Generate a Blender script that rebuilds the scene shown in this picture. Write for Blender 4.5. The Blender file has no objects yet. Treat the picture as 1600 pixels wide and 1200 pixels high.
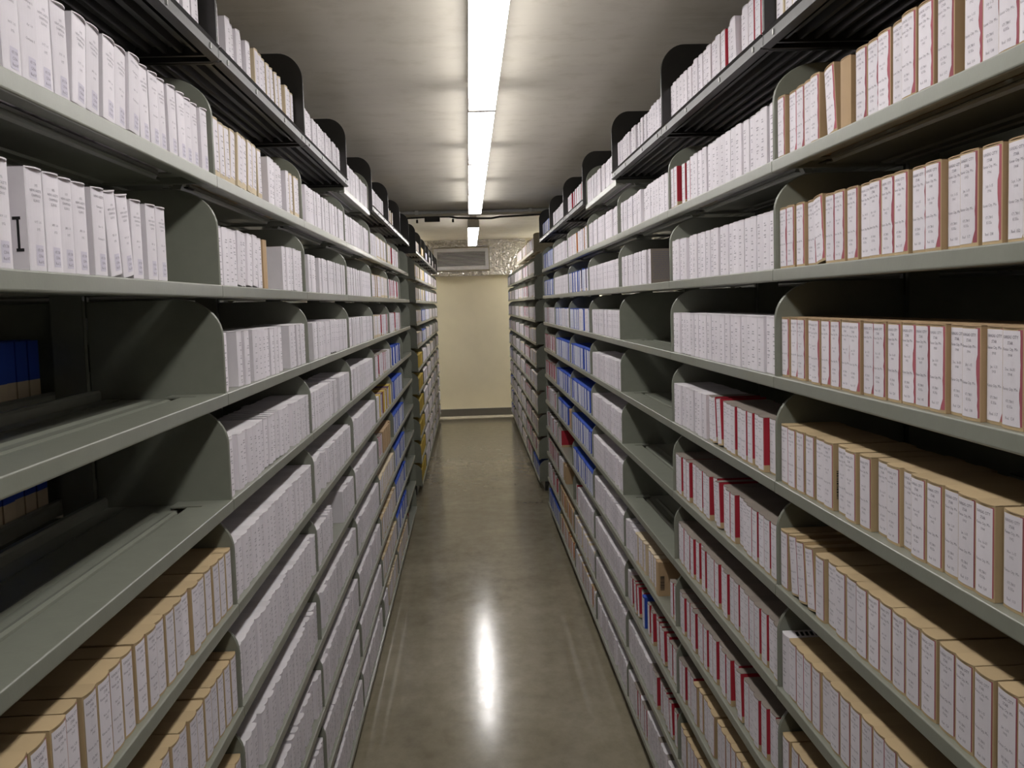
import bpy, bmesh, math, random
import numpy as np
from mathutils import Matrix, Vector

random.seed(7)
C = bpy.context.scene.collection
sc = bpy.context.scene
PI = math.pi

# ------------------------------------------------------------------ camera, world, exposure
EYE = 1.53
F_PX, PITCH, YAW, ROLL = 1585.97, 0.079631, 0.040113, -0.029328
cy_, sy_ = math.cos(YAW), math.sin(YAW)
FWD = Vector((sy_ * math.cos(PITCH), cy_ * math.cos(PITCH), -math.sin(PITCH)))
_r = Vector((cy_, -sy_, 0.0)); _u = _r.cross(FWD)
CR = _r * math.cos(ROLL) + _u * math.sin(ROLL)
CU = _u * math.cos(ROLL) - _r * math.sin(ROLL)
cam_data = bpy.data.cameras.new('camera')
cam = bpy.data.objects.new('camera', cam_data); C.objects.link(cam)
cam_data.sensor_width = 36.0; cam_data.sensor_fit = 'HORIZONTAL'
cam_data.lens = 36.0 * F_PX / 1600.0
cam_data.clip_start = 0.02
m = Matrix.Identity(4)
for i in range(3):
    m[i][0], m[i][1], m[i][2] = CR[i], CU[i], -FWD[i]
m.translation = Vector((0, 0, EYE))
cam.matrix_world = m
sc.camera = cam

world = bpy.data.worlds.new('world'); sc.world = world; world.use_nodes = True
world.node_tree.nodes['Background'].inputs[0].default_value = (0, 0, 0, 1)
sc.view_settings.view_transform = 'Standard'; sc.view_settings.look = 'None'
sc.view_settings.gamma = 1.0; sc.view_settings.exposure = 0.36
sc.view_settings.use_curve_mapping = False
LAMP = 14.0
LAMP_SIDE = 8.0
LAMP_FAR = 18.0
LAMP_ADDED = 270.0  # strength of the two added lamps that brighten the end wall
LAMP_COL = (1.0, 0.965, 0.94, 1)
sc.cycles.max_bounces = 10; sc.cycles.diffuse_bounces = 6


def project(x, y, z):
    p = Vector((x, y, z - EYE)); d = p.dot(FWD)
    if d < 0.05: return None
    return 800 + F_PX * p.dot(CR) / d, 600 - F_PX * p.dot(CU) / d


# ------------------------------------------------------------------ materials
def new_mat(name):
    mt = bpy.data.materials.new(name); mt.use_nodes = True
    nt = mt.node_tree; b = nt.nodes['Principled BSDF']
    return mt, nt, b


def noise(nt, scale, detail=3, rough=.5, vec=None, mapscale=None):
    n = nt.nodes.new('ShaderNodeTexNoise'); n.inputs['Scale'].default_value = scale
    n.inputs['Detail'].default_value = detail; n.inputs['Roughness'].default_value = rough
    tc = nt.nodes.new('ShaderNodeTexCoord'); src = tc.outputs['Object']
    if vec == 'world':
        g = nt.nodes.new('ShaderNodeNewGeometry'); src = g.outputs['Position']
    if mapscale:
        mp = nt.nodes.new('ShaderNodeMapping'); mp.inputs['Scale'].default_value = mapscale
        nt.links.new(src, mp.inputs['Vector']); src = mp.outputs['Vector']
    nt.links.new(src, n.inputs['Vector'])
    return n.outputs['Fac']


def ramp(nt, fac, stops):
    r = nt.nodes.new('ShaderNodeValToRGB')
    el = r.color_ramp.elements
    while len(el) < len(stops): el.new(0.5)
    for e, (p, c) in zip(el, stops):
        e.position = p; e.color = (*c, 1) if len(c) == 3 else c
    nt.links.new(fac, r.inputs['Fac'])
    return r.outputs['Color']


def bump(nt, b, fac, strength, dist=.01):
    bp = nt.nodes.new('ShaderNodeBump'); bp.inputs['Strength'].default_value = strength
    bp.inputs['Distance'].default_value = dist
    nt.links.new(fac, bp.inputs['Height']); nt.links.new(bp.outputs['Normal'], b.inputs['Normal'])


def sh(c, k): return tuple(max(0, min(1, v * k)) for v in c)


def paint(name, col, rough=.4, spec=.5, metal=0., grain=.08, gscale=60, bumpk=0.05, coat=0.0):
    mt, nt, b = new_mat(name)
    f = noise(nt, gscale, 4, .6)
    nt.links.new(ramp(nt, f, [(.3, sh(col, 1 - grain)), (.7, sh(col, 1 + grain))]), b.inputs['Base Color'])
    b.inputs['Roughness'].default_value = rough; b.inputs['Metallic'].default_value = metal
    b.inputs['Specular IOR Level'].default_value = spec
    b.inputs['Coat Weight'].default_value = coat
    if bumpk: bump(nt, b, noise(nt, gscale * 6, 2), bumpk, .001)
    return mt


def paper(name, col, rough=.75, var=.12, fibre=.05):
    """card or paper whose tone differs a little from box to box"""
    mt, nt, b = new_mat(name)
    oi = nt.nodes.new('ShaderNodeObjectInfo')
    at = nt.nodes.new('ShaderNodeAttribute'); at.attribute_name = 'var'
    ad = nt.nodes.new('ShaderNodeMath'); ad.operation = 'ADD'
    nt.links.new(oi.outputs['Random'], ad.inputs[0]); nt.links.new(at.outputs['Fac'], ad.inputs[1])
    fr = nt.nodes.new('ShaderNodeMath'); fr.operation = 'FRACT'; nt.links.new(ad.outputs[0], fr.inputs[0])
    c1 = ramp(nt, fr.outputs[0], [(0, sh(col, 1 - var)), (1, sh(col, 1 + var * .45))])
    f = noise(nt, 45, 4, .6)
    c2 = ramp(nt, f, [(.3, (1 - fibre,) * 3), (.7, (1.0,) * 3)])
    mx = nt.nodes.new('ShaderNodeMix'); mx.data_type = 'RGBA'; mx.blend_type = 'MULTIPLY'
    mx.inputs[0].default_value = 1
    nt.links.new(c1, mx.inputs[6]); nt.links.new(c2, mx.inputs[7])
    nt.links.new(mx.outputs[2], b.inputs['Base Color'])
    b.inputs['Roughness'].default_value = rough; b.inputs['Specular IOR Level'].default_value = .3
    return mt


M = {}
M['steel'] = paint('grey_green_enamel', (.205, .215, .175), .33, .5, 0, .05, 30, .08, .15)
M['steel_beige'] = paint('beige_enamel', (.40, .36, .25), .4)
M['black'] = paint('black_enamel', (.016, .015, .013), .28, .6, 0, .2, 30, .1)
M['black_lip'] = paint('lighter_black_enamel', (.026, .025, .025), .42, .4, 0, .2, 30, .1)  # shelf lip in a slightly lighter, duller black than the shelf
M['bolt'] = paint('zinc', (.5, .5, .48), .3, .5, .9)
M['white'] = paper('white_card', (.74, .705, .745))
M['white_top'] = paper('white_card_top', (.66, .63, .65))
M['cream'] = paper('aged_card', (.62, .52, .36))
M['tan'] = paper('tan_card', (.48, .36, .205))
M['kraft'] = paper('kraft_card', (.42, .29, .165))
M['brown_top'] = paper('brown_grey_card', (.23, .195, .165))
M['red'] = paper('red_card', (.37, .022, .038))
M['pink'] = paper('faded_red_edge', (.40, .11, .14), .75, .25)
M['blue'] = paper('blue_card', (.025, .075, .42))
M['yellow'] = paper('yellow_card', (.55, .40, .06))
M['orange'] = paper('orange_card', (.50, .17, .05))
M['maroon'] = paper('maroon_card', (.17, .03, .03))
M['navy'] = paper('navy_card', (.02, .03, .12))
M['label'] = paper('label_paper', (.735, .70, .745), .7, .08, .03)
M['label_lilac'] = paper('small_label_paper', (.60, .57, .66), .7, .05, .02)
M['label_bluish'] = paper('bluish_label_paper', (.62, .64, .74), .7, .08, .03)
M['ink'] = paint('grey_ink', (.17, .16, .19), .8, .2, 0, 0, 10, 0)
M['ink_soft'] = paint('faint_ink', (.30, .29, .32), .8, .2, 0, 0, 10, 0)
M['ink_dark'] = paint('black_ink', (.02, .02, .02), .8, .2, 0, 0, 10, 0)
M['housing'] = paint('white_enamel_fixture', (.62, .60, .55), .4)
M['pipe'] = paint('conduit_metal', (.50, .50, .49), .35, .5, .2)
M['cable'] = paint('dark_cable', (.03, .028, .025), .6)
M['vent'] = paint('vent_enamel', (.68, .67, .70), .45)
M['vent_dark'] = paint('vent_inside', (.02, .02, .02), .8)
M['rubber'] = paint('vinyl_base', (.085, .078, .065), .5)

# lens
for nm_, st_ in (('lens', LAMP), ('lens_side', LAMP_SIDE), ('lens_far', LAMP_FAR), ('lens_added', LAMP_ADDED), ('lens_far_side', 13.0)):
    mt, nt, b = new_mat('lamp_' + nm_)
    em = nt.nodes.new('ShaderNodeEmission'); em.inputs[0].default_value = LAMP_COL; em.inputs[1].default_value = st_
    nt.links.new(em.outputs[0], nt.nodes['Material Output'].inputs[0]); M[nm_] = mt

# ceiling: painted concrete with board marks running across the aisle
mt, nt, b = new_mat('painted_concrete_ceiling')
f1 = noise(nt, 1.0, 5, .6, 'world', (1.2, 9, 1)); f2 = noise(nt, 9, 6, .65, 'world')
c1 = ramp(nt, f1, [(.3, (.57, .535, .46)), (.7, (.61, .575, .49))])
c2 = ramp(nt, f2, [(.28, (.86, .85, .82)), (.5, (1, 1, 1))])
mx = nt.nodes.new('ShaderNodeMix'); mx.data_type = 'RGBA'; mx.blend_type = 'MULTIPLY'; mx.inputs[0].default_value = 1
nt.links.new(c1, mx.inputs[6]); nt.links.new(c2, mx.inputs[7]); nt.links.new(mx.outputs[2], b.inputs['Base Color'])
b.inputs['Roughness'].default_value = .55
bump(nt, b, noise(nt, 2, 4, .5, 'world', (1, 10, 1)), .25, .01)
M['ceiling'] = mt

M['wall'] = paint('cream_wall_paint', (.70, .64, .47), .6, .3, 0, .05, 2, .05)
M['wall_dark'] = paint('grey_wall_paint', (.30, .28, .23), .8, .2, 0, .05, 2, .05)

# floor: polished, waxed concrete
mt, nt, b = new_mat('polished_concrete')
f1 = noise(nt, 1.6, 8, .62, 'world'); f2 = noise(nt, 14, 8, .7, 'world', (1, .6, 1)); f3 = noise(nt, 1.0, 6, .6, 'world', (9, 1.2, 1))
c1 = ramp(nt, f1, [(.25, (.195, .172, .118)), (.5, (.262, .232, .165)), (.75, (.32, .285, .21))])
c2 = ramp(nt, f2, [(.3, (.80, .79, .77)), (.6, (1, 1, 1))])
mx = nt.nodes.new('ShaderNodeMix'); mx.data_type = 'RGBA'; mx.blend_type = 'MULTIPLY'; mx.inputs[0].default_value = 1
nt.links.new(c1, mx.inputs[6]); nt.links.new(c2, mx.inputs[7]); nt.links.new(mx.outputs[2], b.inputs['Base Color'])
rr = ramp(nt, f2, [(.3, (.11,) * 3), (.7, (.20,) * 3)])
nt.links.new(rr, b.inputs['Roughness']); b.inputs['Specular IOR Level'].default_value = .45
bump(nt, b, noise(nt, 26, 7, .68, 'world', (1, .8, 1)), .06, .003)
M['floor'] = mt

# crumpled foil
mt, nt, b = new_mat('crumpled_foil')
b.inputs['Base Color'].default_value = (.80, .77, .73, 1); b.inputs['Metallic'].default_value = .8
b.inputs['Roughness'].default_value = .22
bump(nt, b, noise(nt, 38, 3, .6, 'world'), .9, .02)
M['foil'] = mt


# ------------------------------------------------------------------ mesh helpers
class MB:
    """collects faces with a material slot each; build() links them as one mesh object"""
    def __init__(s): s.v = []; s.f = []; s.m = []; s.mats = []; s.var = []; s.cv = 0.0
    def slot(s, mat):
        if mat not in s.mats: s.mats.append(mat)
        return s.mats.index(mat)
    def face(s, pts, mat):
        n = len(s.v); s.v += [tuple(p) for p in pts]; s.f.append(list(range(n, n + len(pts))))
        s.m.append(s.slot(mat)); s.var.append(s.cv)
    def box(s, x0, x1, y0, y1, z0, z1, mat):
        n = len(s.v)
        s.v += [(x, y, z) for z in (z0, z1) for x, y in ((x0, y0), (x1, y0), (x1, y1), (x0, y1))]
        k = s.slot(mat)
        for q in ((3, 2, 1, 0), (4, 5, 6, 7), (0, 1, 5, 4), (1, 2, 6, 5), (2, 3, 7, 6), (3, 0, 4, 7)):
            s.f.append([n + i for i in q]); s.m.append(k); s.var.append(s.cv)
    def prism_y(s, prof, y0, y1, mat):
        """profile of (x, z) points extruded along y (counter-clockwise seen from -y)"""
        n = len(s.v); L = len(prof)
        s.v += [(x, y0, z) for x, z in prof] + [(x, y1, z) for x, z in prof]
        k = s.slot(mat)
        s.f.append([n + i for i in range(L)]); s.f.append([n + L + i for i in reversed(range(L))])
        s.m += [k, k]; s.var += [s.cv, s.cv]
        for i in range(L):
            j = (i + 1) % L
            s.f.append([n + j, n + i, n + L + i, n + L + j]); s.m.append(k); s.var.append(s.cv)
    def mesh(s, name, smooth=False):
        me = bpy.data.meshes.new(name); me.from_pydata(s.v, [], s.f)
        for mt_ in s.mats: me.materials.append(M[mt_])
        me.polygons.foreach_set('material_index', s.m)
        if any(s.var):
            a = me.attributes.new('var', 'FLOAT', 'FACE'); a.data.foreach_set('value', s.var)
        if smooth: me.polygons.foreach_set('use_smooth', [True] * len(s.f))
        me.update(); return me
    def build(s, name, parent=None, smooth=False, bevel=0, segs=2):
        return link(name, s.mesh(name, smooth), parent, bevel, segs)


def link(name, me, parent=None, bevel=0, segs=2):
    o = bpy.data.objects.new(name, me); C.objects.link(o)
    if parent is not None: o.parent = parent
    if bevel:
        bv = o.modifiers.new('bevel', 'BEVEL'); bv.width = bevel; bv.segments = segs; bv.limit_method = 'ANGLE'
        bv.angle_limit = math.radians(40)
    return o


def bevelled(me, width, segs=2, ang=40):
    """bake a bevel into shared mesh data"""
    bm = bmesh.new(); bm.from_mesh(me)
    bmesh.ops.remove_doubles(bm, verts=bm.verts, dist=1e-6)
    bmesh.ops.recalc_face_normals(bm, faces=bm.faces)
    es = [e for e in bm.edges if len(e.link_faces) == 2 and e.calc_face_angle(0) > math.radians(ang)]
    bmesh.ops.bevel(bm, geom=es, offset=width, segments=segs, profile=.5, affect='EDGES', clamp_overlap=True)
    bm.to_mesh(me); bm.free(); return me


def empty(name, loc, label, cat, group=None, rz=0):
    o = bpy.data.objects.new(name, None); C.objects.link(o); o.location = loc; o.rotation_euler[2] = rz
    o.empty_display_size = .1
    return tag(o, label, cat, group)


def tag(o, label, cat, group=None, kind=None):
    o['label'] = label; o['category'] = cat
    if group: o['group'] = group
    if kind: o['kind'] = kind
    return o


def struct(o): o['kind'] = 'structure'; return o


def copy_part(o, parent):
    c = o.copy(); C.objects.link(c); c.parent = parent; return c


# ------------------------------------------------------------------ layout
BAY = .914
SP = .1855
LZ = {0: EYE + .4195}
for n in range(1, 11): LZ[n] = EYE + .2305 - (n - 1) * SP
XL, XR = -.4196, .5277
YL, YR = 1.7636, 1.7478
CEIL = EYE + .69
CEIL2 = EYE + .87
YEND = 13.9


def front(side): return XL if side < 0 else XR
def bay_y(side, bay):
    """y of the near joint of a bay; bays 0-6 are the near row, 7-12 the row beyond the cross aisle"""
    y = (YL if side < 0 else YR) + (bay - 1) * BAY
    return y + BAY if bay >= 7 else y


# ------------------------------------------------------------------ setting
WX = 2.6
def slab(name, x0, x1, y0, y1, z0, z1, mat):
    mb = MB(); mb.box(x0, x1, y0, y1, z0, z1, mat); return struct(mb.build(name))
slab('floor', -WX, WX, -2.6, YEND + .2, -.1, 0, 'floor')
slab('ceiling', -WX, WX, -2.6, 7.62, CEIL, CEIL + .3, 'ceiling')
slab('ceiling_far', -WX, WX, 7.62, YEND + .2, CEIL2, CEIL2 + .12, 'ceiling')
slab('ceiling_beam', -WX, WX, 7.58, 7.80, EYE + .672, CEIL2, 'ceiling')
slab('wall_end', -WX, WX, YEND, YEND + .15, 0, CEIL2, 'wall')
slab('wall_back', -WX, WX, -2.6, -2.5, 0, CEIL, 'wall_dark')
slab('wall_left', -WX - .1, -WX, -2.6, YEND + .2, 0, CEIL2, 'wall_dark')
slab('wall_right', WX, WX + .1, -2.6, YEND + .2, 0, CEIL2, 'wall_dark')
mb = MB(); mb.prism_y([(-WX, 0), (WX, 0), (WX, .10), (-WX, .10)], YEND - .012, YEND - .001, 'rubber')
struct(mb.build('baseboard_end', bevel=.003))

# ------------------------------------------------------------------ fluorescent lamps
LX = .062
def lamp(y0, y1, zb, label, hang=False, w=.084):
    t = empty('fluorescent_light', (LX, (y0 + y1) / 2, zb), label, 'ceiling light', 'fluorescent strip lights down the aisle')
    L = (y1 - y0) / 2 - .003; hz = .078; top = .082 if not hang else .08
    hb = MB()
    hb.prism_y([(-w * .5, .040), (w * .5, .040), (w * .36, .056), (w * .36, top), (-w * .36, top), (-w * .36, .056)], -L + .02, L - .02, 'housing')
    hb.build('housing', t)
    lb = MB(); far_ = '_far' if hang else ''
    prof = [(-w / 2, .010)] + [(-w / 2 * math.cos(PI * i / 12), .010 - .008 * math.sin(PI * i / 12) ** .5) for i in range(1, 12)] + [(w / 2, .010)]
    lb.prism_y(prof + [(w / 2, .012), (-w / 2, .012)], -L + .010, L - .010, 'lens' + far_)
    # frosted sides of the wraparound lens, dimmer, with dead ends where the tubes stop
    for s in (-1, 1):
        xs_ = sorted((s * w / 2, s * (w / 2 - .002)))
        lb.box(xs_[0], xs_[1], -L + .075, L - .075, .012, .040, 'lens' + far_ + '_side')
        for e in (-1, 1):
            ys_ = sorted((e * (L - .010), e * (L - .075))); lb.box(xs_[0], xs_[1], ys_[0], ys_[1], .012, .040, 'housing')
    lb.build('lens', t)
    for s in (-1, 1):
        eb = MB(); ys = sorted((s * L, s * (L - .010)))
        eb.prism_y([(-w / 2 - .002, .0), (w / 2 + .002, .0), (w / 2 + .002, .060), (w * .36, top), (-w * .36, top), (-w / 2 - .002, .060)], ys[0], ys[1], 'housing')
        eb.build('end_cap', t, bevel=.002)
    if hang:
        for s in (-1, 1):
            sb = MB(); sb.box(-.03, .03, s * (L - .10) - .02, s * (L - .10) + .02, top, CEIL2 - zb, 'housing'); sb.build('mounting_stem', t)
    return t
zb = EYE + .606
ordn = ['first', 'second', 'third', 'fourth', 'fifth', 'sixth', 'seventh', 'eighth', 'ninth', 'tenth', 'eleventh', 'twelfth', 'thirteenth',
        'fourteenth', 'fifteenth', 'sixteenth', 'seventeenth', 'eighteenth', 'nineteenth', 'twentieth', 'twenty-first', 'twenty-second', 'twenty-third', 'twenty-fourth']
names = {0: 'strip light behind the camera, second one back', 1: 'strip light just behind the camera',
         2: 'bright strip light cut off by the top edge of the picture',
         3: 'largest whole strip light on the ceiling, front of the unbroken run',
         4: 'second whole strip light of the run along the aisle ceiling',
         5: 'third whole strip light of the run along the aisle ceiling',
         6: 'last strip light of the run, ending just before the ceiling pipe'}
for i in range(7):
    y0 = 2.04 + (i - 3) * 1.23
    lamp(y0, y0 + 1.23, zb, names[i])
for x_, l_ in ((-1.85, 'added unseen strip light over the far end of the left-side row'), (1.85, 'added unseen strip light over the far end of the right-side row')):
    q = lamp(13.02, 14.22, CEIL2 - .085, l_, False, .09); q.location = (x_, 13.77, CEIL2 - .083); q.rotation_euler[2] = PI / 2  # added out of view behind the rows to lift the end wall
    for c_ in q.children:
        if c_.name.startswith('lens'):
            for i_, m_ in enumerate(c_.data.materials): c_.data.materials[i_] = M['lens_added']
lamp(8.75, 11.5, EYE + .65, 'lone strip light beyond the ceiling pipe, in front of the foil', True, .094)

# ------------------------------------------------------------------ pipe, cable and junction box
def tube(name, pts, r, mat, label, cat, parent=None, nseg=10):
    cu = bpy.data.curves.new(name, 'CURVE'); cu.dimensions = '3D'; cu.bevel_depth = r; cu.bevel_resolution = 3
    sp = cu.splines.new('POLY'); sp.points.add(len(pts) - 1)
    for p, q in zip(sp.points, pts): p.co = (*q, 1)
    o = bpy.data.objects.new(name + '_curve', cu); C.objects.link(o)
    dg = bpy.context.evaluated_depsgraph_get(); me = bpy.data.meshes.new_from_object(o.evaluated_get(dg))
    bpy.data.objects.remove(o)
    me.materials.clear(); me.materials.append(M[mat]); me.polygons.foreach_set('use_smooth', [True] * len(me.polygons))
    ob = link(name, me, parent)
    if label: tag(ob, label, cat)
    return ob
pz = EYE + .675
pp = tube('ceiling_pipe', [(-WX, 7.5, pz - .002), (0, 7.5, pz), (WX, 7.5, pz - .004)], .0125, 'pipe', 'grey metal pipe running across the ceiling in front of the beam', 'pipe')
for x in (-.36, .47):
    mbp = MB(); mbp.box(x - .012, x + .012, 7.484, 7.516, pz - .016, CEIL, 'bolt'); mbp.build('pipe_clamp', pp)
pts = []
for i in range(41):
    x = -1.3 + 2.6 * i / 40
    pts.append((x, 7.86, EYE + .668 - .006 * math.sin(x * 7) - (.010 if -.1 < x < .25 else 0)))
tube('electric_cable', pts, .008, 'cable', 'dark cable sagging across the aisle behind the ceiling pipe', 'cable')
jb = MB(); jb.box(-.058, .058, -.03, .03, -.028, .022, 'cable'); jb.box(-.04, .04, -.034, -.03, -.018, .014, 'black')
o = jb.build('junction_box', bevel=.004); o.location = (-.258, 7.86, EYE + .664)
tag(o, 'small black junction box on the cable under the ceiling beam', 'junction box')
for x, lb in ((-.375, 'small cable hanger beside the end of the dark shelf panels'), (-.10, 'small cable hanger between the junction box and the strip light')):
    hb = MB(); hb.box(-.005, .005, -.005, .005, 0, .23, 'bolt'); hb.box(-.008, .008, -.008, .008, -.024, 0.0, 'cable')
    o = hb.build('cable_hanger'); o.location = (x, 7.885, EYE + .655); tag(o, lb, 'hanger')

# ------------------------------------------------------------------ foil and vent on the end wall
def foil_panel(name, x0, x1, z0, z1, y, amp, label, nx=130, nz=60, hole=None, seed=3):
    rnd = random.Random(seed); v = []; f = []
    from mathutils import noise as mn
    for j in range(nz + 1):
        for i in range(nx + 1):
            x = x0 + (x1 - x0) * i / nx; z = z0 + (z1 - z0) * j / nz
            n = mn.noise(Vector((x * 22, z * 22, seed))) + .7 * mn.noise(Vector((x * 60, z * 60, seed + 5)))
            k = amp
            if hole:
                dx = max(hole[0] - x, x - hole[1], 0); dz = max(hole[2] - z, z - hole[3], 0); d = math.hypot(dx, dz)
                k = amp * (1.5 if d < .07 else .8) ; bl = .018 * math.exp(-(d - .03) ** 2 / .0006)
            else: bl = 0
            v.append((x, y - .012 - bl - k * n * .5, z))
    for j in range(nz):
        for i in range(nx):
            xc = x0 + (x1 - x0) * (i + .5) / nx; zc = z0 + (z1 - z0) * (j + .5) / nz
            if hole and hole[0] < xc < hole[1] and hole[2] < zc < hole[3]: continue
            a = j * (nx + 1) + i; f.append((a, a + 1, a + nx + 2, a + nx + 1))
    me = bpy.data.meshes.new(name); me.from_pydata(v, [], f); me.materials.append(M['foil'])
    o = link(name, me); so = o.modifiers.new('solid', 'SOLIDIFY'); so.thickness = .004; so.offset = 0
    return tag(o, label, 'insulation')
VX, VZ = -.082, EYE + .612
foil_panel('foil_insulation', -.72, .30, EYE + .385, CEIL2 - .002, YEND, .034, 'crumpled silver foil taped on the end wall around the vent',
           hole=(VX - .385, VX + .385, VZ - .16, VZ + .16))
foil_panel('foil_insulation', .302, .80, EYE + .39, CEIL2 - .002, YEND, .013, 'smoother silver foil sheet on the end wall beside the vent', 60, 50, seed=9)
v = empty('air_vent', (VX, YEND, VZ), 'grey louvred air vent set in the foil on the end wall', 'vent')
b_ = MB(); W2, H2 = .372, .147; w2, h2 = .325, .098
for q in ((-W2, W2, -H2, -h2), (-W2, W2, h2, H2), (-W2, -w2, -h2, h2), (w2, W2, -h2, h2)):
    b_.box(q[0], q[1], -.045, -.030, q[2], q[3], 'vent')
b_.build('vent_frame', v, bevel=.002)
b_ = MB(); b_.box(-w2, w2, -.012, -.006, -h2, h2, 'vent_dark'); b_.build('backing', v)
for i in range(10):
    z = -h2 + (i + .5) * 2 * h2 / 10
    b_ = MB()
    P0 = [(-.044, z - .0080), (-.042, z - .0085), (-.026, z + .0050), (-.028, z + .0058)]
    for q in range(4):
        (ya, za), (yb, zb2) = P0[q], P0[(q + 1) % 4]
        b_.face([(-w2, ya, za), (-w2, yb, zb2), (w2, yb, zb2), (w2, ya, za)], 'vent')
    b_.build('louvre', v)

# ------------------------------------------------------------------ shelving (local frame: aisle side is +x, x = 0 is the front edge, y along the bay from 0 to BAY)
D = .230
G = .0012                                     # half gap between neighbouring bays

def shelf_mesh():
    s = MB(); y0, y1 = G, BAY - G
    ya, yb, yc, yd = .052, .061, BAY - .061, BAY - .052
    xs = [-.022, -.040, -.063, -.070, -.094, -.214]
    ys = [y0, ya, yb, yc, yd, y1]
    for i in range(len(xs) - 1):
        for j in range(len(ys) - 1):
            xa, xb = xs[i + 1], xs[i]
            if i == 2 and j in (1, 2, 3): continue                     # the long slot
            if i == 3 and j == 2: continue
            if j in (1, 3) and i in (1, 3): continue                   # the cross slot at each end
            dz = -.006 if i >= 4 else 0
            s.box(xa, xb, ys[j], ys[j + 1], dz - .0025, dz, 'steel')
    s.box(-.0705, -.063, ys[1], yb + .03, -.0145, -.012, 'black'); s.box(-.118, -.070, yb + .03, yc - .03, -.010, -.0085, 'steel')
    # rolled front lip
    pr = [(-.030, 0), (-.030, -.0025), (-.004, -.0025), (-.004, -.018), (-.022, -.018), (-.022, -.0215), (-.004, -.0215)]
    pr = [(-.022, 0), (-.022, -.003), (-.006, -.003), (-.006, -.017), (-.018, -.017), (-.018, -.0215)]
    arc = [(-.003 + .003 * math.cos(a), -.0185 + .003 * math.sin(a)) for a in [-PI / 2 + PI / 2 * k / 3 for k in range(4)]]
    arc2 = [(-.002 + .002 * math.cos(a), -.002 + .002 * math.sin(a)) for a in [PI / 2 * k / 3 for k in range(4)]]
    s.prism_y(pr + arc + arc2, y0, y1, 'steel')
    # stiffening channels under the deck
    s.prism_y([(-.102, -.0025), (-.102, -.010), (-.095, -.014), (-.082, -.014), (-.076, -.0025)], y0 + .07, y1 - .07, 'steel')
    s.prism_y([(-.046, -.0025), (-.046, -.009), (-.036, -.009), (-.030, -.0025)], y0 + .07, y1 - .07, 'steel')
    s.prism_y([(-.200, -.0025), (-.200, -.012), (-.185, -.012), (-.176, -.0025)], y0 + .02, y1 - .02, 'steel')
    # raised divider rail and back stop
    s.prism_y([(-.118, -.0075), (-.0705, -.0075), (-.0715, -.002), (-.077, -.0001), (-.088, -.0035), (-.100, -.0035), (-.110, -.0001), (-.117, -.002)], yb + .030, yc - .030, 'steel')
    s.prism_y([(-D, -.012), (-.214, -.012), (-.214, .008), (-.217, .012), (-.226, .012), (-D, .008)], y0, y1, 'steel')
    return s.mesh('shelf')


def bracket_mesh(name, mat, h, straight, rx, th, depth, zbase=-.014, flange=True):
    """side plate with a rounded upper front corner"""
    pr = [(-depth, zbase), (-.003, zbase)]
    pr.append((-.003, straight))
    for k in range(1, 11):
        a = PI / 2 * k / 10
        pr.append((-.003 - rx * (1 - math.cos(a)), straight + (h - straight) * math.sin(a)))
    pr.append((-depth, h))
    s = MB(); s.prism_y(pr, 0, th, mat)
    me = s.mesh(name)
    return bevelled(me, min(.0012, th * .4), 2)


def black_shelf_mesh():
    s = MB(); y0, y1 = G + .003, BAY - G - .003; dz = .022
    s.box(-.205, -.004, y0, y1, dz - .003, dz, 'black')
    for k in range(7):
        x = -.035 - k * .026
        s.prism_y([(x, dz - .003), (x + .004, dz - .014), (x + .009, dz - .014), (x + .013, dz - .003)][::-1], y0 + .03, y1 - .03, 'black')
    s.prism_y([(-.012, .000), (.003, .002), (.003, .0035), (-.001, .006), (-.001, .022), (.003, .026), (-.004, .026), (-.010, .022), (-.006, .004)], y0, y1, 'black_lip')
    s.box(-.205, -.196, y0, y1, 0, .032, 'black')
    for y in (y0 + .02, y1 - .028): s.box(-.2, -.004, y, y + .008, .004, dz - .003, 'black')
    for y in (.06, .30, BAY - .30, BAY - .06):
        s.box(-.002, .0015, y, y + .004, .009, .018, 'bolt')
    return s.mesh('top_shelf')


def upright_mesh():
    s = MB(); z1 = EYE + .43
    for (x0, x1, y0, y1) in ((-.285, -.232, -.019, -.016), (-.285, -.232, .016, .019), (-.285, -.281, -.019, .019)):
        s.box(x0, x1, y0, y1, .0, z1, 'steel')
    s.box(-.236, -.232, -.019, -.005, 0, z1, 'steel'); s.box(-.236, -.232, .005, .019, 0, z1, 'steel')
    for k in range(int(z1 / .0925)):
        s.box(-.2365, -.2315, -.005, .005, k * .0925, k * .0925 + .045, 'steel')
    return s.mesh('upright')


ME = {}
ME['shelf'] = shelf_mesh()
ME['bracket'] = bracket_mesh('end_bracket', 'steel', .163, .098, .075, .0032, D)
ME['top_bracket'] = bracket_mesh('top_end_bracket', 'black', .235, .165, .062, .0032, D, 0.0)
ME['top_bracket_grey'] = bracket_mesh('top_end_bracket_grey', 'steel', .17, .10, .075, .0032, D)
ME['top_bracket_beige'] = bracket_mesh('top_end_bracket_beige', 'steel_beige', .135, .115, .04, .0032, D)
ME['black_shelf'] = black_shelf_mesh()
ME['upright'] = upright_mesh()
s = MB(); s.box(-D, -.045, G, BAY - G, 0, LZ[10] - .0155, 'black'); ME['kick'] = s.mesh('base_plinth')

def beige_shelf():
    me = ME['shelf'].copy(); me.materials.clear(); me.materials.append(M['steel_beige']); return me
ME['shelf_beige'] = beige_shelf()

sidename = {-1: 'left-side', 1: 'right-side'}


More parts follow.
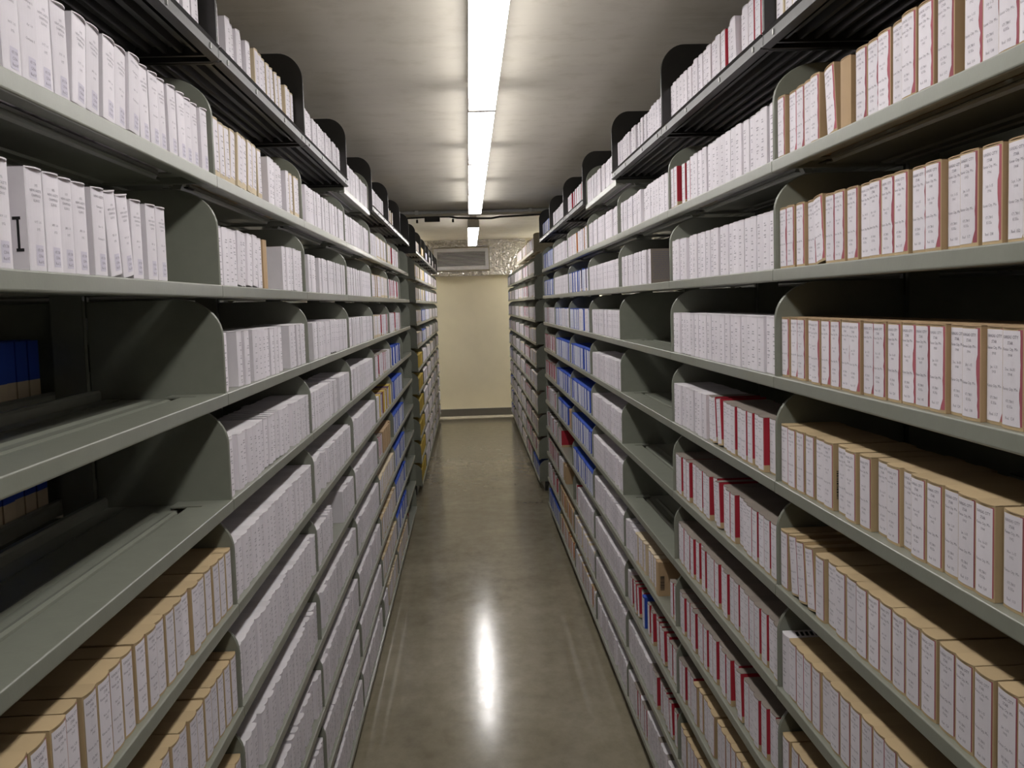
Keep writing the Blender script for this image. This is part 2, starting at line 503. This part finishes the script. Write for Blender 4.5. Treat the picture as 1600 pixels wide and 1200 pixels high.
def make_bay(side, bay):
    y = bay_y(side, bay)
    far = bay >= 7
    n = bay - 7 if far else bay
    lab = '%s bay of green-grey steel shelving in the %s row%s' % (ordn[n] if not (n == 5 and far) and not (n == 6) else 'last',
                                                            sidename[side], ' beyond the cross aisle' if far else ' near the camera')
    X = front(side)
    # a half turn about z swaps near and far, so the right-hand bays start at their far joint
    t = empty('shelving_bay', (X, y if side < 0 else y + BAY, 0), lab, 'shelving', 'shelving bays lining the aisle', 0 if side < 0 else PI)
    def put(name, me, loc, parent, rz=0):
        o = link(name, me, parent); o.location = loc; o.rotation_euler[2] = rz; return o
    for n_ in range(1, 11):
        sh_ = put('shelf', ME['shelf'], (0, 0, LZ[n_]), t)
        put('end_bracket', ME['bracket'], (0, G, 0), sh_)
        put('end_bracket', ME['bracket'], (0, BAY - G - .0032, 0), sh_)
        # the shelf on the other face of the double-sided range
        rs = put('rear_shelf', ME['shelf'], (-.516, BAY, LZ[n_]), t, PI)
        if n_ < 8 and bay in (0, 1):
            put('end_bracket', ME['bracket'], (0, G, 0), rs); put('end_bracket', ME['bracket'], (0, BAY - G - .0032, 0), rs)
    # top shelf
    grey = bay == 3
    beige = side > 0 and far
    if not (beige and bay > 9):
        if grey or beige:
            ts = put('top_shelf', ME['shelf_beige' if beige else 'shelf'], (0, 0, LZ[0]), t)
            br = 'top_bracket_beige' if beige else 'top_bracket_grey'
        else:
            ts = put('top_shelf', ME['black_shelf'], (.014, 0, LZ[0] - .002), t); br = 'top_bracket'
            ts['label'] = 'black ribbed top shelf'
        put('end_bracket', ME[br], (.002 if not (grey or beige) else 0, G, 0), ts)
        put('end_bracket', ME[br], (.002 if not (grey or beige) else 0, BAY - G - .0032, 0), ts)
    put('upright', ME['upright'], (0, BAY if side < 0 else 0, 0), t)
    if bay in (0, 7): put('upright', ME['upright'], (0, 0.02 if side < 0 else BAY - .02, 0), t)
    put('base_plinth', ME['kick'], (0, 0, 0), t)['label'] = 'dark recessed plinth under the lowest shelf'
    return t


for side in (-1, 1):
    for bay in range(0, 13): make_bay(side, bay)

# ------------------------------------------------------------------ film boxes
BW, BH, BD = .0402, .1015, .100
BULGE = .0019
def bul(y, w, B=BULGE): return B * (1 - (2 * y / w) ** 2)

KIND = {  # body side, top, spine ground, foot band, label material
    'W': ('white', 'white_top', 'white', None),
    'C': ('cream', 'cream', 'cream', None),
    'T': ('tan', 'tan', 'tan', None),
    'P': ('kraft', 'kraft', 'tan', None),
    'R': ('red', 'brown_top', 'red', 'tan'),
    'B': ('blue', 'blue', 'blue', None),
    'Y': ('yellow', 'yellow', 'yellow', None),
    'O': ('orange', 'tan', 'tan', 'tan'),
    'M': ('maroon', 'maroon', 'maroon', None),
    'N': ('navy', 'navy', 'navy', 'tan'),
    'K': ('kraft', 'kraft', 'kraft', None),
    'S': ('brown_top', 'brown_top', 'white', None),
}
NAME = {'W': 'white_film_box', 'C': 'cream_film_box', 'T': 'tan_film_box', 'P': 'tan_film_box', 'R': 'red_film_box', 'B': 'blue_film_box',
        'Y': 'yellow_film_box', 'O': 'orange_film_box', 'M': 'maroon_film_box', 'N': 'navy_film_box', 'K': 'brown_film_box', 'S': 'printed_film_box'}
DESC = {'W': 'white film box', 'C': 'cream film box', 'T': 'tan white-labelled film box', 'P': 'tan torn-labelled film box', 'R': 'red-sided film box',
        'B': 'blue film box', 'Y': 'yellow film box', 'O': 'orange-sided film box', 'M': 'maroon film box', 'N': 'navy film box', 'K': 'plain brown film box', 'S': 'grey printed-side film box'}
COLW = {'W': 'white', 'C': 'cream', 'T': 'tan', 'P': 'tan', 'R': 'red-sided', 'B': 'blue', 'Y': 'yellow', 'O': 'orange', 'M': 'maroon', 'N': 'navy', 'K': 'brown', 'S': 'printed'}


def body(s, kind, w=BW, h=BH, d=BD, detail=True, arch=.0010):
    side, top, spine, foot = KIND[kind]
    K = 6 if detail else 2
    ys = [-w / 2 + w * i / K for i in range(K + 1)]
    fr = [(d / 2 + bul(y, w), y) for y in ys]                # spine, near edge to far edge
    hb = [0, h] if not foot else [0, h * .13, h]
    for a in range(len(hb) - 1):
        z0, z1 = hb[a], hb[a + 1]
        ms = foot if (foot and a == 0) else side
        mf = foot if (foot and a == 0) else spine
        for i in range(K):
            s.face([(fr[i][0], fr[i][1], z0), (fr[i + 1][0], fr[i + 1][1], z0), (fr[i + 1][0], fr[i + 1][1], z1), (fr[i][0], fr[i][1], z1)], mf)
        s.face([(-d / 2, -w / 2, z0), (d / 2, -w / 2, z0), (d / 2, -w / 2, z1), (-d / 2, -w / 2, z1)], ms)
        s.face([(d / 2, w / 2, z0), (-d / 2, w / 2, z0), (-d / 2, w / 2, z1), (d / 2, w / 2, z1)], ms)
        s.face([(-d / 2, w / 2, z0), (-d / 2, -w / 2, z0), (-d / 2, -w / 2, z1), (-d / 2, w / 2, z1)], ms)
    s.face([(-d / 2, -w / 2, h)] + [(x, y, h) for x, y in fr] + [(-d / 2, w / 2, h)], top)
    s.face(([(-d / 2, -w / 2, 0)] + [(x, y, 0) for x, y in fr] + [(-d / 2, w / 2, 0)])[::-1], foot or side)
    if detail:
        # tucked lid: a thin plate that bows out a little more than the spine
        B2 = BULGE + arch
        l1 = [(d / 2 + bul(y, w, B2), y) for y in ys]
        zt = h + .0008
        n = len(l1)
        for i in range(n - 1):
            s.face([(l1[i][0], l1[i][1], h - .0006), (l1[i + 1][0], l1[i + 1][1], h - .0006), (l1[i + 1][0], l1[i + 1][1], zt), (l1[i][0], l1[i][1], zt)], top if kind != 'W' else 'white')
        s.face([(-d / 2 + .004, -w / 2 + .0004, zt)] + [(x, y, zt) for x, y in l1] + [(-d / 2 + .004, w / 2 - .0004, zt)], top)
        s.face(([(d / 2 - .002, -w / 2, h - .0006)] + [(x, y, h - .0006) for x, y in l1] + [(d / 2 - .002, w / 2, h - .0006)])[::-1], top)


_font_cache = {}
def text_polys(txt, size):
    """filled outlines of a line of text as (verts, faces), centred on x"""
    k = (txt, size)
    if k in _font_cache: return _font_cache[k]
    cu = bpy.data.curves.new('t', 'FONT'); cu.body = txt; cu.size = size; cu.align_x = 'CENTER'; cu.resolution_u = 1
    o = bpy.data.objects.new('t', cu); C.objects.link(o)
    dg = bpy.context.evaluated_depsgraph_get(); me = bpy.data.meshes.new_from_object(o.evaluated_get(dg))
    r = ([tuple(v.co) for v in me.vertices], [tuple(p.vertices) for p in me.polygons])
    bpy.data.objects.remove(o); bpy.data.meshes.remove(me); bpy.data.curves.remove(cu)
    _font_cache[k] = r; return r


def put_text(s, txt, z, size, mat='ink', d=BD, w=BW, dy=0, off=.0007):
    vs, fs = text_polys(txt, size); n = len(s.v)
    # text reads left to right when the spine is seen from +x: left is -y
    for (x, yy, _z) in vs:
        y = x + dy; s.v.append((d / 2 + bul(y, w) + off, y, z + yy))
    k = s.slot(mat)
    for f in fs: s.f.append([n + i for i in f]); s.m.append(k); s.var.append(0)


def patch(s, y0f, y1f, z0, z1, mat, off, rows=1, d=BD, w=BW, cols=6, edge=None):
    for r in range(rows):
        za, zb_ = z0 + (z1 - z0) * r / rows, z0 + (z1 - z0) * (r + 1) / rows
        a0, a1 = (y0f, y1f) if not edge else edge[r]; b0, b1 = (y0f, y1f) if not edge else edge[r + 1]
        for i in range(cols):
            f0, f1 = i / cols, (i + 1) / cols
            P = []
            for (f, lo, hi, z) in ((f0, a0, a1, za), (f1, a0, a1, za), (f1, b0, b1, zb_), (f0, b0, b1, zb_)):
                y = lo + (hi - lo) * f; P.append((d / 2 + bul(y, w) + off, y, z))
            s.face(P, mat)


YEARS = ['1901', '1902', '1903', '1904', '1905', '1906', '1907', '1908']
MON = ['Oct. 1-15', 'Nov. 1-15', 'Jan. 1-31', 'Dec. 16-31', 'Apr. 1-30', 'July 1-15', 'Feb. 1-28', 'Sept. 1-30']
def star_label(i, kind):
    """label of the boxed newspaper film on the right-hand side"""
    s = MB(); rnd = random.Random(100 + i); w = BW
    lo, hi = -w / 2 + .0022, w / 2 - .0022
    strip = .0027 if kind == 'P' else .0012
    torn = kind == 'P'
    # the shelf turns this side round, so the near edge of the spine is +y in the box's own frame
    rows = 14; edge = []
    for r in range(rows + 1):
        j = rnd.uniform(-.0012, .0008) * (rnd.random() < .5) if torn else 0
        if torn and i % 4 == 1 and 5 < r < 10: j -= .0022
        e = hi - strip + j
        if torn and i % 5 == 2 and r < 2: e -= .006 * (2 - r) / 2
        edge.append((lo - (rnd.uniform(0, .0005) if torn else 0), e))
    if kind != 'R': patch(s, hi - strip - .004, hi + .0006, .004, BH - .002, 'pink', .00018, 1)
    patch(s, lo, hi, .0035, BH - (.0006 if kind == 'R' else .003), 'label', .0004, rows, edge=edge)
    c = (lo + hi - strip) / 2; y = YEARS[i % 8]
    for txt, z, sz in (('KANSAS CITY', .0905, .0046), ('STAR', .0845, .0046), ('Kansas City, Mo.', .0785, .0043), (y, .0725, .0043), (MON[i % 8], .0585, .0043),
                       (y, .0535, .0043), ('Kansas City, Mo.', .0390, .0043), ('071.7801', .0265, .0043), ('K13Sa', .0212, .0043), ('Reel  %d' % (103 + i * 7), .0095, .0045)):
        put_text(s, txt, z, sz, dy=c, off=.0008)
    return s


def gazette_label(i, small=True):
    """printed white spine with a small call-number label near the foot (left-hand side)"""
    s = MB(); w = BW
    patch(s, -w / 2 + .0012, w / 2 - .0012, .0012, BH - .0022, 'label', .00025, 1)
    if i % 5 == 4:
        rows = (('NEWS-GAZETTE', .0905, .0040), ('Champaign, Ill.', .079, .0036), (str(1966 + i), .0735, .0038), (MON[i % 8], .056, .0036), ('Champaign, Ill.', .042, .0036))
    else:
        rows = ((str(1975 + i % 5), .0835, .0038), ('NEWS-GAZETTE', .0785, .0036), ('CHAMPAIGN', .0735, .0038), ('ILLINOIS', .0685, .0038),
                (MON[(i + 3) % 8].upper(), .0475, .0036), (str(1975 + i % 5), .0400, .0040))
    for txt, z, sz in rows: put_text(s, txt, z, sz, dy=0)
    patch(s, -.0075, .0105, .0055, .026, 'label_lilac', .0005, 1, cols=4)
    for txt, z in (('071.738', .0195), ('C354n', .0138), ('Reel %d' % (17 + 5 * i), .0080)): put_text(s, txt, z, .0042, 'ink', dy=.0015, off=.0009)
    return s


def plain_label(i, mat='label', lo=.001, tan_foot=False):
    """typed lines too small to read"""
    s = MB(); w = BW; rnd = random.Random(500 + i)
    patch(s, -w / 2 + lo, w / 2 - lo, .012 if tan_foot else .0015, BH - .003, mat, .0003, 1)
    z = BH - .014 - rnd.random() * .01
    for k in range(7):
        for r in range(rnd.choice((1, 1, 2))):
            L = rnd.uniform(.003, .008)
            y = rnd.uniform(-.002, .002)
            yy = -L + y
            while yy < L + y - .001:
                e = min(yy + rnd.uniform(.001, .0026), L + y)
                s.face([(BD / 2 + bul(yy, w) + .0009, yy, z), (BD / 2 + bul(e, w) + .0009, e, z), (BD / 2 + bul(e, w) + .0009, e, z + .0021), (BD / 2 + bul(yy, w) + .0009, yy, z + .0021)], 'ink_soft')
                yy = e + .0006
            z -= .0042
        z -= rnd.uniform(.003, .010)
        if z < .008: break
    return s


BODY = {}
for k in KIND:
    s = MB(); body(s, k)
    if k in 'T': s.face([(-.02, -BW / 2 - .0003, .02), (-.010, -BW / 2 - .0003, .02), (-.010, -BW / 2 - .0003, .07), (-.02, -BW / 2 - .0003, .07)], 'tan')
    BODY[k] = s.mesh(NAME[k])
s = MB(); body(s, 'W', arch=.0036); BODY['G'] = s.mesh('white_film_box')
LABELS = {}
for k in KIND:
    if k in 'TPR': LABELS[k] = [star_label(i, k).mesh('spine_label') for i in range(8)]
    elif k == 'W': LABELS[k] = [plain_label(i).mesh('spine_label') for i in range(8)]
    elif k == 'C': LABELS[k] = [plain_label(20 + i, 'label', .003, True).mesh('spine_label') for i in range(6)]
    elif k == 'B': LABELS[k] = [plain_label(40 + i, 'label_bluish', .0035).mesh('spine_label') for i in range(6)]
    elif k in 'ON': LABELS[k] = [plain_label(60 + i, 'label', .005).mesh('spine_label') for i in range(3)]
    else: LABELS[k] = []
LABELS['S'] = LABELS['W']
LABELS['G'] = [gazette_label(i).mesh('spine_label') for i in range(10)]

# contents: (side, bay, level) -> runs of (kinds to draw from, near end, far end) as fractions of the bay, near to far
L_, R_ = -1, 1
F = lambda k: [(k, 0, 1)]
SPEC = {
    # left, bay 0
    (L_, 0, 0): [('W', .50, .965, 'loose')], (L_, 0, 1): [('G', 0, .985)], (L_, 0, 2): [('G', .095, .146), ('G', .180, .578), ('G', .592, .688)],
    (L_, 0, 5): F('T'), (L_, 0, 6): F('T'), (L_, 0, 7): F('T'),
    # left, bay 1
    (L_, 1, 0): [('W', 0, .12), ('W', .16, .42), ('C', .44, .98)], (L_, 1, 1): [('C', 0, .52), ('W', .54, .84), ('C', .85, 1)],
    (L_, 1, 2): [('W', 0, .42), ('K', .43, .48), ('W', .70, .98)], (L_, 1, 3): [('W', 0, .05), ('W', .14, .24), ('W', .29, .66), ('W', .74, 1)],
    (L_, 2, 2): [('W', .06, .28), ('W', .33, 1)], (L_, 2, 3): [('W', .13, 1)], (L_, 2, 4): [('W', 0, .62), ('W', .68, 1)],
    (L_, 2, 6): [('W', 0, .42), ('W', .66, 1)],
    (L_, 4, 0): [('R', 0, .2), ('W', .2, .95)], (L_, 4, 1): [('W', 0, .4), ('C', .4, 1)], (L_, 4, 2): [('T', 0, .55), ('C', .58, 1)],
    (L_, 4, 3): [('C', 0, .45), ('RRRW', .45, 1)], (L_, 4, 4): F('RW'), (L_, 4, 5): [('W', 0, .2), ('YTNMT', .22, 1)],
    (L_, 4, 6): [('W', 0, .12), ('R', .15, .3), ('K', .36, .9)], (L_, 4, 7): F('C'), (L_, 4, 8): F('CT'), (L_, 4, 9): F('CT'), (L_, 4, 10): [('W', 0, .3), ('C', .35, 1)],
    (L_, 5, 0): [('C', 0, .7)], (L_, 5, 1): [('C', 0, .4), ('RRW', .45, 1)], (L_, 5, 2): F('RRW'), (L_, 5, 3): F('RW'),
    (L_, 5, 4): [('R', 0, .15), ('B', .2, .9)], (L_, 5, 5): [('B', 0, .95)], (L_, 5, 6): F('B'), (L_, 5, 7): F('B'), (L_, 5, 8): F('B'), (L_, 5, 9): F('B'), (L_, 5, 10): F('TC'),
    (L_, 6, 10): [('M', 0, .2)],
    # right, bay 0
    (R_, 0, 0): F('C'), (R_, 0, 1): [('P', 0, .635), ('K', .650, .70, 'rec'), ('P', .706, .752, 'lean'), ('P', .772, 1)], (R_, 0, 2): F('P'), (R_, 0, 3): F('P'),
    (R_, 0, 4): F('T'), (R_, 0, 5): F('T'), (R_, 0, 6): [('T', 0, .955), ('W', .955, 1)], (R_, 0, 7): F('T'), (R_, 0, 8): F('T'),
    # right, bay 1 (near end first)
    (R_, 1, 0): F('WWR'), (R_, 1, 1): [('W', .0, .76), ('R', .78, 1)], (R_, 1, 2): F('W'), (R_, 1, 3): F('W'),
    (R_, 1, 4): [('R', 0, .60), ('W', .61, 1)], (R_, 1, 5): F('R'), (R_, 1, 6): F('R'), (R_, 1, 7): F('R'), (R_, 1, 8): [('T', 0, .8), ('R', .82, 1)], (R_, 1, 9): F('T'), (R_, 1, 10): F('T'),
    # right, bay 2
    (R_, 2, 2): [('S', .36, .405), ('W', .41, 1)], (R_, 2, 3): [], (R_, 2, 4): [], (R_, 2, 5): [], (R_, 2, 6): [],
    (R_, 2, 7): [('R', 0, .10), ('K', .30, .345), ('C', .35, .75), ('W', .76, 1)], (R_, 2, 8): [('R', 0, .55), ('B', .58, .64), ('R', .66, .9), ('W', .92, 1)], (R_, 2, 9): [('R', 0, .5), ('W', .5, 1)], (R_, 2, 10): F('RW'),
    (R_, 3, 3): [('W', 0, .97)], (R_, 3, 4): [('W', .02, .95)],
    (R_, 4, 0): F('RRW'), (R_, 4, 1): F('ORW'), (R_, 4, 2): F('BN'), (R_, 4, 3): F('BBW'), (R_, 4, 4): F('B'), (R_, 4, 5): F('B'), (R_, 4, 6): F('B'), (R_, 4, 7): F('B'),
    (R_, 4, 8): [('W', 0, .8), ('R', .85, .9)], (R_, 4, 9): F('WC'), (R_, 4, 10): F('WO'),
    (R_, 5, 0): F('W'), (R_, 5, 1): F('W'), (R_, 5, 2): F('W'), (R_, 5, 3): F('WB'), (R_, 5, 4): F('B'), (R_, 5, 5): F('B'), (R_, 5, 6): [('K', 0, .2), ('B', .3, 1)], (R_, 5, 7): [('R', .75, 1)],
    (R_, 5, 8): [('K', .5, .7), ('W', .75, 1)], (R_, 5, 9): F('OK'), (R_, 5, 10): F('O'),
    (R_, 6, 0): F('B'), (R_, 6, 1): F('B'), (R_, 6, 2): F('B'), (R_, 6, 3): F('RW'), (R_, 6, 4): F('R'), (R_, 6, 5): F('R'), (R_, 6, 6): F('RW'), (R_, 6, 7): F('RW'), (R_, 6, 8): F('R'), (R_, 6, 9): F('RW'), (R_, 6, 10): F('B'),
    (L_, 0, 3): [], (L_, 0, 4): [],
}
for l in range(0, 11):
    if (L_, 6, l) not in SPEC: SPEC[(L_, 6, l)] = []
for b in range(7, 13):
    for l in range(0, 11):
        if b == 7:
            SPEC[(L_, b, l)] = F('CCY') if l in (0, 1, 2) else F('C') if l in (3, 4) else F('Y')
            SPEC[(R_, b, l)] = F('CR') if l == 0 else F('WC') if l < 8 else F('RC') if l < 10 else F('B')
        elif b == 8:
            SPEC[(L_, b, l)] = F('YC') if l < 2 else F('YB') if l == 2 else F('B') if l < 5 else F('W')
            SPEC[(R_, b, l)] = F('R') if l else F('CR')
        elif b == 9:
            SPEC[(L_, b, l)] = F('WB') if l < 4 else F('WC')
            SPEC[(R_, b, l)] = F('WC') if l else F('C')
        elif b in (10, 11):
            SPEC[(L_, b, l)] = F('CW'); SPEC[(R_, b, l)] = F('W') if l else []
        else:
            SPEC[(L_, b, l)] = F('RW'); SPEC[(R_, b, l)] = F('BW') if l else []

boxes = []
def fill(side, bay, level):
    runs = SPEC.get((side, bay, level), [('W', 0, 1)])
    y0 = bay_y(side, bay) + .0055; y1 = bay_y(side, bay) + BAY - .0055; L = y1 - y0
    rnd = random.Random((side + 2) * 10007 + bay * 211 + level * 17)
    z = LZ[level] + (.0205 if (level == 0 and bay != 3 and not (side > 0 and bay >= 7)) else .0003)
    row = []
    for run in runs:
        ks, a, b = run[:3]; fl = run[3] if len(run) > 3 else ''; loose = fl == 'loose'
        ya, yb = y0 + a * L, y0 + b * L
        n = int((yb - ya) / (BW + (.012 if loose else .0003)))
        if n > 8 and not loose and rnd.random() < (.65 if ks in 'TPRC' else .3): n -= 1
        if n < 1: n = 1; yb = ya + BW + .0004
        slack = (yb - ya) - n * (BW + .0003)
        rec = 0.0
        gaps = [rnd.random() ** 3 for _ in range(n)]
        if loose: gaps = [1.0] * n
        lean_at = set(); th = 0
        if not loose and n > 4 and slack > .006 and bay < 7 and rnd.random() < .75:
            th = rnd.choice((-1, 1)) * min(math.radians(rnd.choice((3, 5, 8))), (slack * .8) / BH)
            i0 = rnd.randrange(1, n - 2); lean_at = set(range(i0, min(n - 1, i0 + rnd.choice((1, 2, 3, 5)))))
        extra = abs(math.sin(th)) * BH * .999 + (1 / math.cos(th) - 1) * BW * len(lean_at) + .0004 if lean_at else 0
        free = max(0, slack - extra); gs = sum(gaps) or 1
        y = ya; prev = False
        big = 0
        for i in range(n):
            y += free * gaps[i] / gs
            k = rnd.choice(ks)
            lean = 0
            if i in lean_at:
                lean = th
                if not prev and th < 0: y += abs(math.sin(th)) * BH      # leans back towards the camera: foot moves away
                foot = y
                w = BW / math.cos(th)
                row.append([k, foot, lean]); y += w + .0003
                prev = True
            else:
                if prev and th > 0: y += abs(math.sin(th)) * BH
                prev = False
                row.append([k, y, .135 if fl == 'lean' else 0, fl == 'rec']); y += BW + .0003
    for idx, it in enumerate(row):
        k, y, lean = it[:3]
        rec = .004 + abs(rnd.gauss(0, .0048 if k in 'RP' else .0028)) + (.010 if rnd.random() < .05 else 0)
        if len(it) > 3 and it[3]: rec = .014
        if rec > .004 + .0048 * 2.6: rec = .014
        boxes.append(dict(k=k, side=side, bay=bay, level=level, y=y, lean=lean, z=z, rec=min(rec, .018), i=idx, n=len(row), seed=rnd.random()))

for side in (-1, 1):
    for bay in range(13):
        for level in range(11): fill(side, bay, level)

# hand-set: the box leaning forward on the second shelf down of the first right-side bay
XB = lambda side, rec: front(side) + side * (BD / 2 + BULGE + .002 + rec)

def matrix(b):
    """world matrix of a box whose own frame has the spine on +x and stands on z = 0"""
    x = XB(b['side'], b['rec'])
    th = b['lean']
    if th >= 0:   # leans towards far: pivot on the far foot edge
        piv = b['y'] + BW * math.cos(th) if th else 0
    base = Matrix.Translation((x, b['y'] + BW / 2, b['z']))
    rz = Matrix.Rotation(PI if b['side'] > 0 else 0, 4, 'Z')
    if not th: return base @ rz
    # rotation about x by -th tips the top towards +y
    rot = Matrix.Rotation(-th, 4, 'X')
    c, s_ = math.cos(th), math.sin(abs(th))
    zl = BW / 2 * s_
    # centre of the foot after tipping, so that the lowest edge touches the shelf
    if th > 0:
        yc = b['y'] + BW * c - BW / 2 * c
    else:
        yc = b['y'] + BW / 2 * c
    return Matrix.Translation((x, yc, b['z'] + zl)) @ rot @ rz


BED = []
for b in boxes:
    mw = matrix(b)
    c = mw @ Vector((BD / 2, 0, BH / 2)); pr = project(*c)
    b['mw'] = mw
    if pr is None: b['area'] = -1; continue
    Z = c.y
    m_ = F_PX * BW / Z * 2 + 10
    inside = -m_ < pr[0] < 1600 + m_ and -m_ - 30 < pr[1] < 1200 + m_ + 30
    b['area'] = (F_PX * BH / Z) * (F_PX * BW * abs(c.x) / Z ** 2) if inside else -1
boxes = [b for b in boxes if b['area'] > 0]

count = {}
ranked = {}
for b in boxes: ranked.setdefault(NAME.get(b['k'], 'white_film_box'), []).append(b)
rest = []
BAYN = ['first', 'second', 'third', 'fourth', 'fifth', 'sixth', 'seventh'] + ['first', 'second', 'third', 'fourth', 'fifth', 'sixth']
SHELF = ['top'] + [ordn[i] + ' shelf down' for i in range(1, 10)] + ['lowest shelf']
for nm, bl in ranked.items():
    bl.sort(key=lambda q: -q['area'])
    for r, b in enumerate(bl):
        if r >= 300: rest.append(b); continue
        k = b['k']; kk = 'W' if k == 'G' else k
        o = bpy.data.objects.new(nm, BODY[k]); C.objects.link(o); o.matrix_world = b['mw']
        lv = b['level']; shelf = SHELF[lv] if lv else 'top shelf'
        nearend = b['bay'] >= 1
        num = ordn[b['i']] if nearend else ordn[b['n'] - 1 - b['i']]
        where = '%s bay, %s row' % (BAYN[b['bay']], sidename[b['side']] if b['bay'] < 7 else ('far-' + sidename[b['side']].split('-')[0]))
        col = DESC[kk]
        if b['lean'] and kk == 'W': col = 'leaning white film box'
        if kk == 'S': shelf = shelf.replace(' down', '')
        lab = '%s, %s from %s end, %s, %s' % (col, num, 'near' if nearend else 'far', shelf, where)
        grp = '%s film boxes on the %s, %s' % (COLW[kk], shelf, where)
        tag(o, lab, 'box', grp); b['obj'] = o
        if True:
            ls = LABELS['G' if k == 'G' else k]
            if ls:
                q = bpy.data.objects.new('spine_label', ls[int(b['seed'] * 977) % len(ls)]); C.objects.link(q); q.parent = o

def side_mark(b, sgn, rects, mat, name, label):
    s_ = MB()
    for (x0, x1, z0, z1) in rects: s_.face([(x0, sgn * (BW / 2 + .0006), z0), (x1, sgn * (BW / 2 + .0006), z0), (x1, sgn * (BW / 2 + .0006), z1), (x0, sgn * (BW / 2 + .0006), z1)], mat)
    q_ = s_.build(name, b['obj']); q_['label'] = label
bars = []
z_ = .018
rb = random.Random(4)
while z_ < .062:
    w_ = rb.choice((.0008, .0012, .002)); bars.append((.032, .045, z_, z_ + w_)); z_ += w_ + rb.choice((.0007, .0012))
def pick(side, bay, level, f):
    c_ = [q for q in boxes if q['side'] == side and q['bay'] == bay and q['level'] == level and 'obj' in q]
    return min(c_, key=lambda q: abs((q['y'] - bay_y(side, bay)) / BAY - f)) if c_ else None
for (sd, by_, lv_, f_) in ((1, 0, 4, .72), (1, 2, 7, .32)):
    q = pick(sd, by_, lv_, f_)
    if q: side_mark(q, sd, bars, 'ink_dark', 'barcode', 'black barcode on the side of the box')
for f_ in (.180,):
    q = pick(-1, 0, 2, f_)
    if q: side_mark(q, -1, [(.0400, .0425, .022, .050), (.036, .0440, .050, .053), (.0385, .0460, .019, .022)], 'ink_dark', 'side_tab', 'black mark on the side of the box')
q = pick(1, 2, 2, .36)
if q:
    side_mark(q, 1, [(-.0495, .0495, .001, BH - .001)], 'brown_top', 'side_panel', 'grey-brown printed side panel')
    rl = []
    for k_ in range(15):
        z_ = .014 + .0055 * k_; x_ = -.044
        while x_ < .040:
            w_ = rb.uniform(.003, .010); rl.append((x_, min(x_ + w_, .044), z_, z_ + .0022)); x_ += w_ + .0016
    s_ = MB()
    for (x0, x1, z0, z1) in rl: s_.face([(x0, BW / 2 + .0012, z0), (x1, BW / 2 + .0012, z0), (x1, BW / 2 + .0012, z1), (x0, BW / 2 + .0012, z1)], 'ink')
    s_.build('side_print', q['obj'])['label'] = 'rows of small print'
for (sd, by_, lv_, f_) in ((1, 0, 6, .98),):
    q = pick(sd, by_, lv_, f_)
    if q:
        s_ = MB(); x_ = -.02
        for k_ in range(7): s_.face([(x_ + .0085 * k_ - .005, -.009, BH + .0013), (x_ + .0085 * k_, -.009, BH + .0013), (x_ + .0085 * k_ + .003, .012, BH + .0013), (x_ + .0085 * k_ - .002, .012, BH + .0013)], 'ink_dark')
        s_.build('top_print', q['obj'])['label'] = 'black printing on the top of the box'

# everything beyond the 300 largest of each colour: one object per colour
MASS = {}
for b in rest:
    k = 'W' if b['k'] == 'G' else b['k']; nm = NAME[k]
    s = MASS.setdefault(nm, MB()); n0 = len(s.v); s.cv = b['seed']
    body(s, k, detail=False)
    lw = {'W': .0010, 'C': .003, 'B': .0035, 'R': .0022, 'T': .003, 'P': .004}.get(k, .004)
    lm = {'B': 'label_bluish'}.get(k, 'label')
    if k not in 'KYM':
        patch(s, -BW / 2 + lw, BW / 2 - lw, .012 if k == 'C' else .0035, BH - .0035, lm, .0006, 1, cols=2)
        z = BH - .016 - b['seed'] * .004
        for q in range(5):
            L = .004 + .004 * ((b['seed'] * 37 * (q + 1)) % 1)
            s.face([(BD / 2 + bul(-L, BW) + .0018, -L, z), (BD / 2 + bul(L, BW) + .0018, L, z), (BD / 2 + bul(L, BW) + .0018, L, z + .0022), (BD / 2 + bul(-L, BW) + .0018, -L, z + .0022)], 'ink_soft')
            z -= .006 if q in (0, 3) else .017
    mw = b['mw']
    for i in range(n0, len(s.v)): s.v[i] = tuple(mw @ Vector(s.v[i]))
for nm, s in MASS.items():
    o = s.build(nm.replace('_box', '_box_fill'))
    w_ = nm.split('_')[0]
    tag(o, 'small %s film boxes packing the more distant shelves along the aisle' % w_, 'boxes', kind='stuff')

# boxes on the other face of the range, seen through the empty shelves of the first left-side bay
s = MB()
w, h, d = BW, BH, BD
for z0, z1, mt_ in ((0, h * .36, 'cream'), (h * .36, h, 'blue')):
    s.box(-d / 2, d / 2, -w / 2, w / 2, z0, z1, mt_)
me_b = s.mesh('two_tone_film_box')
s = MB(); s.box(-.0385, .0385, -w / 2 + .0005, w / 2 - .0005, h, h + .0012, 'blue'); me_lid = s.mesh('lid')
for lv in (3, 4, 5):
    for i in range(9):
        y = YL - .045 - i * .0412
        if lv == 5 and i > 5: continue
        o = bpy.data.objects.new('two_tone_film_box', me_b); C.objects.link(o)
        o.location = (XL - .306 - BD / 2 - .002 * (i % 3), y - .0, LZ[lv] + .0005)
        tag(o, 'blue and cream film box, %s from the upright, seen through the gap above shelf %s' % (ordn[i], {3: 'four', 4: 'five', 5: 'six'}[lv]), 'box',
            'blue and cream film boxes on the far face of the left-side row')
        q = bpy.data.objects.new('lid', me_lid); C.objects.link(q); q.parent = o
